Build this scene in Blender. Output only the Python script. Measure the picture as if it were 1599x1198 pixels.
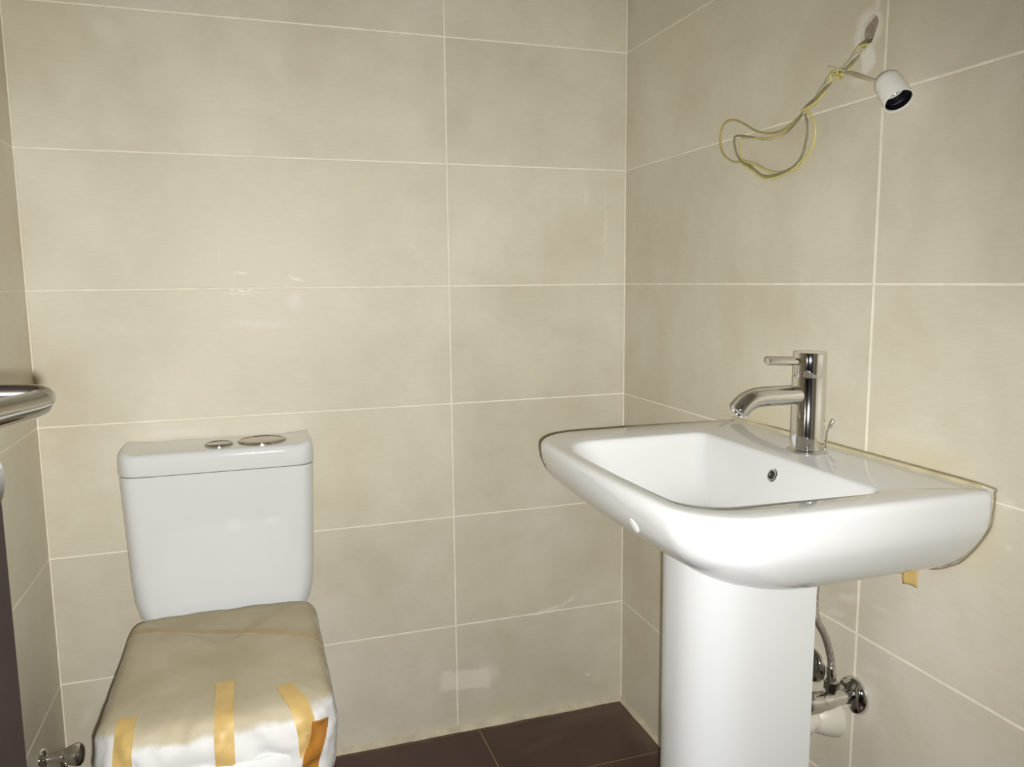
import bpy, bmesh, math, random
from mathutils import Vector, Matrix, noise
from mathutils.bvhtree import BVHTree

random.seed(7)
scene = bpy.context.scene
for o in list(bpy.data.objects):
    bpy.data.objects.remove(o)
COL = scene.collection

# ------------------------------------------------------------------ camera
CAM = Vector((-0.96769, -1.94463, 1.2110))
F = Vector((0.31102693, 0.94156191, -0.12931902))
R = Vector((0.94909714, -0.31483671, -0.00961561))
U = Vector((0.04976807, 0.1197456, 0.99155642))
cam_data = bpy.data.cameras.new('camera')
cam_data.sensor_fit = 'HORIZONTAL'
cam_data.sensor_width = 36.0
cam_data.lens = 36.0 * 1226.573 / 1599.0
cam_data.clip_start = 0.02
cam = bpy.data.objects.new('camera', cam_data)
COL.objects.link(cam)
m = Matrix((R, U, -F)).transposed().to_4x4()
m.translation = CAM
cam.matrix_world = m
scene.camera = cam

# ------------------------------------------------------------------ light
world = bpy.data.worlds.new('world')
scene.world = world
world.use_nodes = True
bg = world.node_tree.nodes['Background']
bg.inputs['Color'].default_value = (0.9, 0.93, 1.0, 1)
bg.inputs['Strength'].default_value = 0.025

# the photographer's phone flash: a small lamp a thumb's width from the lens
fl = bpy.data.lights.new('phone_flash', 'SPOT')
fl.energy = 102.0
fl.spot_size = math.radians(118)
fl.spot_blend = 1.0
fl.color = (1.0, 0.99, 0.965)
fl.shadow_soft_size = 0.005
flash = bpy.data.objects.new('phone_flash', fl)
flash.location = CAM + R * 0.014 - U * 0.014
aim = (F + R * ((590 - 799.5) / 1226.573) - U * ((735 - 599) / 1226.573)).normalized()
flash.rotation_euler = aim.to_track_quat('-Z', 'Y').to_euler()
COL.objects.link(flash)

# the part of the same flash that spills outside its main beam
sp_l = bpy.data.lights.new('phone_flash_spill', 'POINT')
sp_l.energy = 5.0
sp_l.color = fl.color
sp_l.shadow_soft_size = 0.005
spill = bpy.data.objects.new('phone_flash_spill', sp_l)
spill.location = flash.location
COL.objects.link(spill)

vs = scene.view_settings
vs.view_transform = 'Standard'
vs.look = 'None'
vs.gamma = 1.0
vs.use_curve_mapping = False
vs.exposure = 0.0

# ------------------------------------------------------------------ materials
def new_mat(name):
    mt = bpy.data.materials.new(name)
    mt.use_nodes = True
    nt = mt.node_tree
    b = nt.nodes['Principled BSDF']
    return mt, nt, b

def nd(nt, kind, **kw):
    n = nt.nodes.new(kind)
    for k, v in kw.items():
        setattr(n, k, v)
    return n

def plain(name, col, rough=0.4, metal=0.0, var=0.06, scale=30.0, bump=0.0, bscale=200.0, coat=0.0, spec=0.5, trans=0.0):
    mt, nt, b = new_mat(name)
    tc = nd(nt, 'ShaderNodeTexCoord')
    nz = nd(nt, 'ShaderNodeTexNoise')
    nz.inputs['Scale'].default_value = scale
    nz.inputs['Detail'].default_value = 5
    nt.links.new(tc.outputs['Object'], nz.inputs['Vector'])
    rp = nd(nt, 'ShaderNodeValToRGB')
    rp.color_ramp.elements[0].position = 0.3
    rp.color_ramp.elements[1].position = 0.7
    rp.color_ramp.elements[0].color = tuple(c * (1 - var) for c in col) + (1,)
    rp.color_ramp.elements[1].color = tuple(min(1, c * (1 + var)) for c in col) + (1,)
    nt.links.new(nz.outputs['Fac'], rp.inputs['Fac'])
    nt.links.new(rp.outputs['Color'], b.inputs['Base Color'])
    b.inputs['Roughness'].default_value = rough
    b.inputs['Metallic'].default_value = metal
    b.inputs['Coat Weight'].default_value = coat
    b.inputs['Coat Roughness'].default_value = 0.05
    b.inputs['Specular IOR Level'].default_value = spec
    b.inputs['Transmission Weight'].default_value = trans
    if bump > 0:
        n2 = nd(nt, 'ShaderNodeTexNoise')
        n2.inputs['Scale'].default_value = bscale
        n2.inputs['Detail'].default_value = 6
        nt.links.new(tc.outputs['Object'], n2.inputs['Vector'])
        bp = nd(nt, 'ShaderNodeBump')
        bp.inputs['Strength'].default_value = bump
        bp.inputs['Distance'].default_value = 0.002
        nt.links.new(n2.outputs['Fac'], bp.inputs['Height'])
        nt.links.new(bp.outputs['Normal'], b.inputs['Normal'])
    return mt

PLASTER = (0.84, 0.81, 0.72)

def tile_mat(name, lo, hi, stains, stretch=(9, 9, 90), rough=0.48, axis=1, bump=0.06, rnd=0.05):
    """stains: (kind, centre(3), half sizes(3), angle about the wall normal, softness, strength, colour)"""
    mt, nt, b = new_mat(name)
    L = nt.links.new
    geo = nd(nt, 'ShaderNodeNewGeometry')
    pos = geo.outputs['Position']
    n1 = nd(nt, 'ShaderNodeTexNoise')
    n1.inputs['Scale'].default_value = 3.2
    n1.inputs['Detail'].default_value = 6
    n1.inputs['Roughness'].default_value = 0.62
    L(pos, n1.inputs['Vector'])
    rp = nd(nt, 'ShaderNodeValToRGB')
    rp.color_ramp.elements[0].position = 0.36
    rp.color_ramp.elements[1].position = 0.66
    rp.color_ramp.elements[0].color = lo + (1,)
    rp.color_ramp.elements[1].color = hi + (1,)
    L(n1.outputs['Fac'], rp.inputs['Fac'])
    # fine linen-like grain that runs along the tile
    mp = nd(nt, 'ShaderNodeMapping')
    mp.inputs['Scale'].default_value = stretch
    L(pos, mp.inputs['Vector'])
    n2 = nd(nt, 'ShaderNodeTexNoise')
    n2.inputs['Scale'].default_value = 3.0
    n2.inputs['Detail'].default_value = 5
    n2.inputs['Roughness'].default_value = 0.7
    L(mp.outputs['Vector'], n2.inputs['Vector'])
    mr = nd(nt, 'ShaderNodeMapRange')
    mr.inputs['From Min'].default_value = 0.3
    mr.inputs['From Max'].default_value = 0.7
    mr.inputs['To Min'].default_value = 0.965
    mr.inputs['To Max'].default_value = 1.03
    L(n2.outputs['Fac'], mr.inputs['Value'])
    oi = nd(nt, 'ShaderNodeObjectInfo')
    mr2 = nd(nt, 'ShaderNodeMapRange')
    mr2.inputs['To Min'].default_value = 1 - rnd
    mr2.inputs['To Max'].default_value = 1 + rnd * 0.4
    L(oi.outputs['Random'], mr2.inputs['Value'])
    mm = nd(nt, 'ShaderNodeMath', operation='MULTIPLY')
    L(mr.outputs['Result'], mm.inputs[0]); L(mr2.outputs['Result'], mm.inputs[1])
    vm = nd(nt, 'ShaderNodeVectorMath', operation='SCALE')
    L(rp.outputs['Color'], vm.inputs[0]); L(mm.outputs[0], vm.inputs['Scale'])
    col = vm.outputs['Vector']
    # warped position for the ragged outlines of smears
    n3 = nd(nt, 'ShaderNodeTexNoise')
    n3.inputs['Scale'].default_value = 55.0
    n3.inputs['Detail'].default_value = 4
    L(pos, n3.inputs['Vector'])
    sb = nd(nt, 'ShaderNodeVectorMath', operation='SUBTRACT')
    L(n3.outputs['Color'], sb.inputs[0]); sb.inputs[1].default_value = (0.5, 0.5, 0.5)
    sc = nd(nt, 'ShaderNodeVectorMath', operation='SCALE')
    L(sb.outputs['Vector'], sc.inputs[0]); sc.inputs['Scale'].default_value = 0.022
    ad = nd(nt, 'ShaderNodeVectorMath', operation='ADD')
    L(pos, ad.inputs[0]); L(sc.outputs['Vector'], ad.inputs[1])
    for kind, c, hs, ang, soft, stren, scol in stains:
        mp2 = nd(nt, 'ShaderNodeMapping', vector_type='TEXTURE')
        mp2.inputs['Location'].default_value = c
        rot = [0, 0, 0]; rot[axis] = ang
        mp2.inputs['Rotation'].default_value = rot
        mp2.inputs['Scale'].default_value = hs
        L(ad.outputs['Vector'] if kind != 'sharp' else pos, mp2.inputs['Vector'])
        if kind == 'ell':
            ln = nd(nt, 'ShaderNodeVectorMath', operation='LENGTH')
            L(mp2.outputs['Vector'], ln.inputs[0]); val = ln.outputs['Value']
        else:
            ab = nd(nt, 'ShaderNodeVectorMath', operation='ABSOLUTE')
            L(mp2.outputs['Vector'], ab.inputs[0])
            sx = nd(nt, 'ShaderNodeSeparateXYZ'); L(ab.outputs['Vector'], sx.inputs[0])
            m1 = nd(nt, 'ShaderNodeMath', operation='MAXIMUM')
            L(sx.outputs[0], m1.inputs[0]); L(sx.outputs[1], m1.inputs[1])
            m2 = nd(nt, 'ShaderNodeMath', operation='MAXIMUM')
            L(m1.outputs[0], m2.inputs[0]); L(sx.outputs[2], m2.inputs[1])
            val = m2.outputs[0]
        r2 = nd(nt, 'ShaderNodeMapRange', interpolation_type='SMOOTHSTEP')
        r2.inputs['From Min'].default_value = 1.0
        r2.inputs['From Max'].default_value = 1.0 - soft
        r2.inputs['To Min'].default_value = 0.0
        r2.inputs['To Max'].default_value = stren
        L(val, r2.inputs['Value'])
        mx = nd(nt, 'ShaderNodeMix', data_type='RGBA')
        L(r2.outputs['Result'], mx.inputs['Factor'])
        L(col, mx.inputs['A'])
        mx.inputs['B'].default_value = scol + (1,)
        col = mx.outputs['Result']
    L(col, b.inputs['Base Color'])
    rr = nd(nt, 'ShaderNodeMapRange')
    rr.inputs['From Min'].default_value = 0.3
    rr.inputs['From Max'].default_value = 0.7
    rr.inputs['To Min'].default_value = rough - 0.06
    rr.inputs['To Max'].default_value = rough + 0.08
    L(n1.outputs['Fac'], rr.inputs['Value'])
    L(rr.outputs['Result'], b.inputs['Roughness'])
    bp = nd(nt, 'ShaderNodeBump')
    bp.inputs['Strength'].default_value = bump
    bp.inputs['Distance'].default_value = 0.001
    L(n2.outputs['Fac'], bp.inputs['Height'])
    L(bp.outputs['Normal'], b.inputs['Normal'])
    return mt

TLO, THI = (0.640, 0.585, 0.450), (0.745, 0.705, 0.590)
CEM = (0.72, 0.665, 0.50)
YEL = (0.66, 0.58, 0.36)
LGT = (0.80, 0.78, 0.70)
def sb(kind, x, z, hx, hz, ang, soft, st, col=PLASTER):
    return (kind, (x, 0, z), (hx, 1.0, hz), ang, soft, st, col)
def sr(kind, y, z, hy, hz, ang, soft, st, col=PLASTER):
    return (kind, (0, y, z), (1.0, hy, hz), ang, soft, st, col)
back_stains = [
    sb('box', -0.465, 0.142, 0.078, 0.030, 0.10, 0.25, 0.60, (0.86, 0.82, 0.71)),
    sb('ell', -0.405, 0.150, 0.050, 0.040, 0.10, 0.7, 0.4),
    sb('ell', -0.225, 0.305, 0.062, 0.009, -0.20, 0.7, 0.65),
    sb('ell', -0.165, 0.322, 0.035, 0.006, -0.55, 0.7, 0.6),
    sb('ell', -0.080, 0.075, 0.014, 0.030, 0.4, 0.7, 0.5, CEM),
    sb('ell', -0.105, 0.095, 0.010, 0.006, 0.4, 0.7, 0.6),
    sb('ell', -1.235, 1.752, 0.050, 0.038, 0.6, 0.9, 0.30),
    sb('ell', -0.99, 1.196, 0.055, 0.004, 0.07, 0.8, 0.7, (0.93, 0.91, 0.85)),
    sb('ell', -0.985, 1.186, 0.045, 0.003, 0.12, 0.8, 0.5, (0.93, 0.91, 0.85)),
    sb('ell', -0.985, 1.236, 0.020, 0.003, 0.0, 0.8, 0.8, (0.94, 0.92, 0.86)),
    sb('ell', -0.868, 1.170, 0.026, 0.026, 0.5, 0.8, 0.5, LGT),
    sb('ell', -0.86, 1.222, 0.026, 0.006, 0.4, 0.8, 0.6, (0.91, 0.89, 0.83)),
    sb('ell', -0.95, 1.115, 0.11, 0.016, 0.05, 0.9, 0.35, LGT),
    sb('ell', -1.031, 1.275, 0.003, 0.050, 0.0, 0.9, 0.25, LGT),
    sb('ell', -0.115, 1.430, 0.010, 0.045, 0.0, 0.9, 0.35),
    sb('ell', -0.058, 1.35, 0.004, 0.13, 0.0, 0.9, 0.45),
    sb('ell', -0.58, 1.300, 0.016, 0.008, 0.8, 0.9, 0.4),
    sb('ell', -1.13, 0.868, 0.12, 0.014, 0.03, 0.9, 0.45, LGT),
    sb('ell', -1.375, 0.215, 0.020, 0.05, 0.5, 0.9, 0.25),
    sb('box', -0.70, 0.0, 0.95, 0.040, 0.0, 0.6, 0.55, CEM),
    sb('ell', -0.35, 0.05, 0.20, 0.045, 0.0, 0.9, 0.30, YEL),
    sb('ell', -0.75, 0.75, 0.22, 0.20, 0.0, 1.0, 0.25, YEL),
    sb('ell', -0.35, 0.40, 0.30, 0.14, 0.3, 1.0, 0.22, YEL),
    sb('ell', -1.33, 1.75, 0.12, 0.15, 0.3, 1.0, 0.25, YEL),
]
right_stains = [
    sr('ell', -0.864, 1.607, 0.036, 0.042, 0.25, 0.45, 0.75, (0.86, 0.83, 0.74)),
    sr('ell', -0.884, 1.640, 0.008, 0.012, 0.0, 0.5, 0.6),
    sr('ell', -0.868, 1.560, 0.020, 0.026, 0.0, 0.35, 0.85, (0.88, 0.86, 0.79)),
    sr('ell', -0.848, 1.535, 0.026, 0.016, 0.0, 0.6, 0.5),
    sr('ell', -0.880, 0.655, 0.040, 0.012, -0.3, 0.9, 0.5),
    sr('ell', -0.850, 0.615, 0.040, 0.011, -0.2, 0.9, 0.5),
    sr('ell', -0.955, 0.665, 0.035, 0.010, 0.0, 0.9, 0.4),
    sr('ell', -0.940, 0.552, 0.030, 0.012, -0.2, 0.9, 0.35),
    sr('ell', -0.935, 0.487, 0.035, 0.055, 0.0, 0.6, 0.32, (0.80, 0.78, 0.71)),
    sr('ell', -0.340, 1.525, 0.034, 0.020, -0.3, 0.9, 0.3),
    sr('ell', -1.170, 0.90, 0.012, 0.012, 0.0, 0.9, 0.5),
    sr('ell', -1.170, 0.843, 0.014, 0.004, 0.3, 0.9, 0.5),
    sr('ell', -0.62, 0.935, 0.12, 0.035, 0.0, 0.9, 0.55, YEL),
    sr('ell', -1.02, 0.935, 0.14, 0.035, 0.0, 0.9, 0.55, YEL),
    sr('ell', -1.13, 0.83, 0.05, 0.09, 0.4, 0.9, 0.40, YEL),
    sr('ell', -0.62, 1.46, 0.16, 0.10, 0.0, 1.0, 0.22, YEL),
    sr('box', -0.9, 0.0, 1.2, 0.040, 0.0, 0.6, 0.6, CEM),
    sr('ell', -0.30, 1.75, 0.25, 0.12, 0.0, 1.0, 0.18, YEL),
]
M = {}
M['tile_back'] = tile_mat('beige_tile_back', TLO, THI, back_stains, (9, 9, 90), axis=1)
M['tile_right'] = tile_mat('beige_tile_right', TLO, THI, right_stains, (9, 9, 90), axis=0)
M['tile_left'] = tile_mat('beige_tile_left', TLO, THI, [], (9, 9, 90), axis=0)
M['tile_floor'] = tile_mat('brown_floor_tile', (0.050, 0.021, 0.016), (0.088, 0.042, 0.031), [
    ('ell', (-0.10, -0.04, 0), (0.30, 0.06, 1), 0.15, 1.0, 0.35, (0.16, 0.11, 0.08)),
    ('ell', (-0.02, -0.20, 0), (0.06, 0.22, 1), 0.0, 1.0, 0.55, (0.16, 0.12, 0.085)),
    ('ell', (-0.28, -0.13, 0), (0.16, 0.03, 1), 0.3, 1.0, 0.25, (0.15, 0.10, 0.075)),
    ('box', (-0.7, 0.0, 0), (0.9, 0.025, 1), 0.0, 0.7, 0.5, (0.20, 0.16, 0.11)),
], (25, 25, 25), rough=0.36, axis=2, bump=0.2)
M['grout'] = plain('cream_grout', (0.87, 0.825, 0.69), 0.85, var=0.08, scale=25, bump=0.3)
M['floor_grout'] = plain('tan_floor_grout', (0.26, 0.17, 0.11), 0.85, var=0.15, scale=20, bump=0.3)
M['cement'] = plain('tan_cement', (0.60, 0.54, 0.40), 0.9, var=0.14, scale=25, bump=0.5)
M['paint'] = plain('white_paint', (0.62, 0.60, 0.55), 0.8, var=0.03)
M['ceramic'] = plain('white_ceramic', (0.745, 0.758, 0.757), 0.09, var=0.012, scale=4, coat=0.3)
M['ceramic_mat'] = plain('white_ceramic_foot', (0.725, 0.738, 0.737), 0.22, var=0.015, scale=4)
M['chrome'] = plain('chrome', (0.72, 0.71, 0.69), 0.07, metal=1.0, var=0.02, scale=12)
M['chrome_dull'] = plain('water_marked_chrome', (0.66, 0.65, 0.62), 0.15, metal=1.0, var=0.08, scale=60, bump=0.06, bscale=120)
M['chrome_button'] = plain('dim_reflection_chrome', (0.42, 0.39, 0.34), 0.16, metal=1.0, var=0.1, scale=40)  # base colour darkened to stand in for the dim ceiling mirrored in it
M['dark'] = plain('black_bakelite', (0.010, 0.009, 0.012), 0.22, var=0.1)
M['hole'] = plain('dark_opening', (0.02, 0.02, 0.018), 0.6, var=0.1)
M['plastic'] = plain('white_plastic', (0.86, 0.87, 0.79), 0.35, var=0.02)
M['pipe'] = plain('grey_white_pipe_plastic', (0.62, 0.59, 0.50), 0.4, var=0.05)
M['wood'] = tile_mat('dark_brown_door', (0.014, 0.009, 0.008), (0.024, 0.015, 0.013), [], (30, 30, 3), rough=0.45, bump=0.2)
M['frame_wood'] = tile_mat('dark_brown_frame', (0.034, 0.021, 0.018), (0.055, 0.035, 0.03), [], (30, 30, 3), rough=0.45, bump=0.2)
def wrap_mat():
    # tan on top, white below a ragged edge near the fold
    mt, nt, b = new_mat('foam_and_paper_wrap')
    L = nt.links.new
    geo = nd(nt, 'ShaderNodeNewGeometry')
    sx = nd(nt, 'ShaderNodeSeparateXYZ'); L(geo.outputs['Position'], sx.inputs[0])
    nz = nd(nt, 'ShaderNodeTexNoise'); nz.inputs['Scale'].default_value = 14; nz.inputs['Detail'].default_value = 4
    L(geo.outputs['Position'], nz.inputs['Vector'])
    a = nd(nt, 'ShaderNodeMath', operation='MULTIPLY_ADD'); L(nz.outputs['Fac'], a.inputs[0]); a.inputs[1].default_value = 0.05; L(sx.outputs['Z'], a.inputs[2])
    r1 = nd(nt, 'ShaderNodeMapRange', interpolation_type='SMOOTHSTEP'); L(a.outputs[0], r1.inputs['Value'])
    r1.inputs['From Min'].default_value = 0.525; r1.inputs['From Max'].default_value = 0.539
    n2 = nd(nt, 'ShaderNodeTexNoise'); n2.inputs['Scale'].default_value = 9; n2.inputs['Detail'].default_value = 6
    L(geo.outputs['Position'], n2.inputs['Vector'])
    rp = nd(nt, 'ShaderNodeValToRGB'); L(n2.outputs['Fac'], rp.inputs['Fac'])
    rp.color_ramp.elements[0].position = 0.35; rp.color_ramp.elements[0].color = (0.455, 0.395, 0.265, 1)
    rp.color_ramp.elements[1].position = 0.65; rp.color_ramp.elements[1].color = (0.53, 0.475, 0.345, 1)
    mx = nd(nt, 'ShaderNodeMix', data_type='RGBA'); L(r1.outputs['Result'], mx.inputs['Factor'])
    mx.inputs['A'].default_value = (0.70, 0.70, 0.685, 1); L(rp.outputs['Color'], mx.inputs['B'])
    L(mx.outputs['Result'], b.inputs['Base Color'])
    b.inputs['Roughness'].default_value = 0.75
    b.inputs['Specular IOR Level'].default_value = 0.25
    n3 = nd(nt, 'ShaderNodeTexNoise'); n3.inputs['Scale'].default_value = 70; n3.inputs['Detail'].default_value = 5
    L(geo.outputs['Position'], n3.inputs['Vector'])
    bp = nd(nt, 'ShaderNodeBump'); bp.inputs['Strength'].default_value = 0.25; bp.inputs['Distance'].default_value = 0.002
    L(n3.outputs['Fac'], bp.inputs['Height']); L(bp.outputs['Normal'], b.inputs['Normal'])
    return mt
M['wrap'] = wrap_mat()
M['tape'] = plain('yellow_brown_tape', (0.60, 0.42, 0.155), 0.5, var=0.12, scale=40)
M['tape_dark'] = plain('orange_brown_tape', (0.40, 0.17, 0.030), 0.25, var=0.15, scale=40)
M['tape_pale'] = plain('pale_old_tape', (0.47, 0.375, 0.225), 0.75, var=0.10, scale=25)
M['sealant'] = plain('yellowed_sealant', (0.60, 0.54, 0.36), 0.45, var=0.12, scale=30)
M['sealant_dark'] = plain('dirty_joint', (0.30, 0.25, 0.15), 0.6, var=0.25, scale=40)
M['plug'] = plain('rough_mortar', (0.34, 0.275, 0.21), 0.95, var=0.2, scale=90, bump=0.8, bscale=150)
M['wire_y'] = plain('yellow_green_wire', (0.62, 0.55, 0.20), 0.45, var=0.12, scale=60)
M['wire_o'] = plain('olive_yellow_wire', (0.42, 0.36, 0.13), 0.45, var=0.15, scale=60)
M['wire_p'] = plain('pale_dusty_wire', (0.52, 0.48, 0.33), 0.5, var=0.12, scale=60)
M['wire_g'] = plain('grey_olive_wire', (0.26, 0.235, 0.14), 0.5, var=0.15, scale=60)
M['hose'] = plain('braided_steel', (0.55, 0.52, 0.46), 0.3, metal=0.9, var=0.3, scale=400, bump=0.6, bscale=600)
M['splash'] = plain('dried_plaster_drop', (0.82, 0.82, 0.78), 0.9, var=0.03)

# ------------------------------------------------------------------ helpers
def mesh_obj(name, verts, faces, mat, parent=None, smooth=True, sharp=40):
    me = bpy.data.meshes.new(name)
    me.from_pydata([tuple(v) for v in verts], [], faces)
    bm = bmesh.new(); bm.from_mesh(me)
    bmesh.ops.remove_doubles(bm, verts=bm.verts, dist=1e-6)
    bmesh.ops.recalc_face_normals(bm, faces=bm.faces)
    bm.to_mesh(me); bm.free()
    if smooth:
        me.shade_smooth()
        me.set_sharp_from_angle(angle=math.radians(sharp))
    me.materials.append(M[mat])
    o = bpy.data.objects.new(name, me)
    COL.objects.link(o)
    if parent is not None:
        o.parent = parent
    return o

def tag(o, label=None, cat=None, group=None, kind=None):
    if label: o['label'] = label
    if cat: o['category'] = cat
    if group: o['group'] = group
    if kind: o['kind'] = kind
    return o

def thing(name, loc, label, cat, group=None):
    o = bpy.data.objects.new(name, None)
    o.empty_display_size = 0.05
    o.location = loc
    COL.objects.link(o)
    tag(o, label, cat, group)
    return o

def put(o, parent):
    """parent a part that was modelled in world coordinates"""
    o.parent = parent
    p = parent
    off = Vector((0, 0, 0))
    while p is not None:
        off += p.location
        p = p.parent
    o.location = -off
    return o

def box_data(a, b):
    x0, y0, z0 = a; x1, y1, z1 = b
    v = [(x0, y0, z0), (x1, y0, z0), (x1, y1, z0), (x0, y1, z0), (x0, y0, z1), (x1, y0, z1), (x1, y1, z1), (x0, y1, z1)]
    f = [(0, 3, 2, 1), (4, 5, 6, 7), (0, 1, 5, 4), (1, 2, 6, 5), (2, 3, 7, 6), (3, 0, 4, 7)]
    return v, f

def boxes_obj(name, boxes, mat, parent=None):
    V, Fc = [], []
    for a, b in boxes:
        v, f = box_data(a, b)
        k = len(V); V += v; Fc += [tuple(i + k for i in q) for q in f]
    return mesh_obj(name, V, Fc, mat, parent, smooth=False)

def loft(rings, cap0=True, cap1=True, closed=True):
    n = len(rings[0]); V = []; Fc = []
    for r in rings: V += [tuple(p) for p in r]
    for i in range(len(rings) - 1):
        for j in range(n if closed else n - 1):
            k = (j + 1) % n
            Fc.append((i * n + j, i * n + k, (i + 1) * n + k, (i + 1) * n + j))
    if cap0: Fc.append(tuple(range(n - 1, -1, -1)))
    if cap1: Fc.append(tuple(range((len(rings) - 1) * n, len(rings) * n)))
    return V, Fc

def frame_of(ax):
    ax = Vector(ax).normalized()
    t = Vector((0, 0, 1)) if abs(ax.z) < 0.9 else Vector((1, 0, 0))
    e1 = ax.cross(t).normalized()
    return ax, e1, ax.cross(e1).normalized()

def lathe_data(base, ax, prof, n=40, cap0=True, cap1=True, squash=1.0):
    """prof: (radius, distance along the axis)"""
    ax, e1, e2 = frame_of(ax); base = Vector(base); rings = []
    for r, d in prof:
        rings.append([base + ax * d + (e1 * math.cos(2 * math.pi * i / n) + e2 * math.sin(2 * math.pi * i / n) * squash) * r for i in range(n)])
    return loft(rings, cap0, cap1)

def lathe(name, base, ax, prof, mat, parent, n=40, **kw):
    v, f = lathe_data(base, ax, prof, n, **kw)
    return put(mesh_obj(name, v, f, mat, None), parent)

def spline(pts, n):
    P = [Vector(p) for p in pts]
    out = []
    for i in range(len(P) - 1):
        p0 = P[max(i - 1, 0)]; p1 = P[i]; p2 = P[i + 1]; p3 = P[min(i + 2, len(P) - 1)]
        for k in range(n):
            t = k / n
            out.append(0.5 * ((2 * p1) + (p2 - p0) * t + (2 * p0 - 5 * p1 + 4 * p2 - p3) * t * t + (3 * p1 - p0 - 3 * p2 + p3) * t ** 3))
    out.append(P[-1])
    return out

def tube_data(path, rad, n=10):
    rings = []
    T0 = (path[1] - path[0]).normalized()
    _, e1, _ = frame_of(T0)
    for i, p in enumerate(path):
        T = (path[min(i + 1, len(path) - 1)] - path[max(i - 1, 0)]).normalized()
        e1 = (e1 - T * e1.dot(T)).normalized()
        e2 = T.cross(e1)
        r = rad(i / (len(path) - 1)) if callable(rad) else rad
        rings.append([p + (e1 * math.cos(2 * math.pi * k / n) + e2 * math.sin(2 * math.pi * k / n)) * r for k in range(n)])
    return loft(rings)

def tube(name, pts, rad, mat, parent, n=10, sub=8):
    v, f = tube_data(spline(pts, sub), rad, n)
    return put(mesh_obj(name, v, f, mat, None), parent)

def rrect(x0, x1, y0, y1, rad, z, nc=8, ne=10, bow=0.0):
    """closed ring: corners back-far, front-far, front-near, back-near; x1 is the back"""
    rb, rf = rad
    pts = []
    def arc(cx, cy, r, a0):
        return [(cx + r * math.cos(a0 + i / nc * math.pi / 2), cy + r * math.sin(a0 + i / nc * math.pi / 2)) for i in range(nc + 1)]
    arcs = [arc(x1 - rb, y1 - rb, rb, 0), arc(x0 + rf, y1 - rf, rf, math.pi / 2), arc(x0 + rf, y0 + rf, rf, math.pi), arc(x1 - rb, y0 + rb, rb, 1.5 * math.pi)]
    for i in range(4):
        a = arcs[i]; b = arcs[(i + 1) % 4]
        pts += a
        for k in range(1, ne):
            t = k / ne
            pts.append((a[-1][0] * (1 - t) + b[0][0] * t, a[-1][1] * (1 - t) + b[0][1] * t))
    cy = (y0 + y1) / 2; hw = (y1 - y0) / 2
    out = []
    for x, y in pts:
        w = ((x1 - x) / (x1 - x0)) ** 2
        out.append(Vector((x - bow * w * (1 - ((y - cy) / hw) ** 2), y, z)))
    return out

# ------------------------------------------------------------------ room shell
W, D, HT = 1.4255, 2.06, 2.40
J = 0.0040                      # joint width
TH = 0.008                      # tile thickness
TL = 0.9363                     # tile length

back = tag(boxes_obj('wall_back', [((-W - 0.12, 0.0015, 0), (0.12, 0.12, HT))], 'grout'), 'beige tiled back wall behind the toilet', None, None, 'structure')
right = tag(boxes_obj('wall_right', [((0.0015, -D - 0.1, 0), (0.12, -0.900, HT)), ((0.0015, -0.835, 0), (0.12, 0.0015, HT)),
    ((0.0015, -0.900, 0), (0.12, -0.835, 1.572)), ((0.0015, -0.900, 1.642), (0.12, -0.835, HT)), ((0.04, -0.900, 1.572), (0.12, -0.835, 1.642))], 'grout'), 'beige tiled right wall carrying the washbasin', None, None, 'structure')
left = tag(boxes_obj('wall_left', [((-W - 0.12, -D - 0.1, 0), (-W - 0.0015, 0.0015, HT))], 'grout'), 'beige tiled left wall beside the door', None, None, 'structure')
DX0, DX1, DH = -1.385, -0.585, 2.06
front = tag(boxes_obj('wall_front', [((-W - 0.0015, -D - 0.1, 0), (DX0, -D, HT)), ((DX1, -D - 0.1, 0), (0.0015, -D, HT)), ((DX0, -D - 0.1, DH), (DX1, -D, HT))], 'paint'), 'pale front wall with the doorway behind the camera', None, None, 'structure')
floor = tag(boxes_obj('floor', [((-W - 0.12, -D - 0.6, -0.10), (0.12, 0.12, -0.0012))], 'floor_grout'), 'dark brown tiled bathroom floor', None, None, 'structure')
ceil = tag(boxes_obj('ceiling', [((-W - 0.12, -D - 0.1, HT), (0.12, 0.12, HT + 0.1))], 'paint'), 'plain white painted ceiling', None, None, 'structure')

mesh_cache = {}
def tile_mesh(w, h, mat):
    """lies in the xy plane, front towards +z at z = 0, chamfered edge"""
    key = (round(w, 4), round(h, 4), mat)
    if key in mesh_cache: return mesh_cache[key]
    c = 0.0008
    def q(i, z): return [(i, i, z), (w - i, i, z), (w - i, h - i, z), (i, h - i, z)]
    V = q(0, -TH) + q(0, -c) + q(c, 0)
    Fc = [(3, 2, 1, 0), (8, 9, 10, 11)]
    for k in (0, 4):
        for i in range(4):
            j = (i + 1) % 4
            Fc.append((k + i, k + j, k + 4 + j, k + 4 + i))
    me = bpy.data.meshes.new('tile'); me.from_pydata(V, [], Fc); me.materials.append(M[mat])
    mesh_cache[key] = me
    return me

def tile(name, parent, origin, eu, ev, w, h, mat):
    o = bpy.data.objects.new(name, tile_mesh(w, h, mat))
    eu, ev = Vector(eu), Vector(ev)
    mm = Matrix((eu, ev, eu.cross(ev))).transposed().to_4x4()
    jit = random.uniform(-0.0003, 0.0)
    mm.translation = Vector(origin) + eu.cross(ev) * jit
    o.matrix_world = mm
    o.parent = parent
    COL.objects.link(o)
    return o

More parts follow.
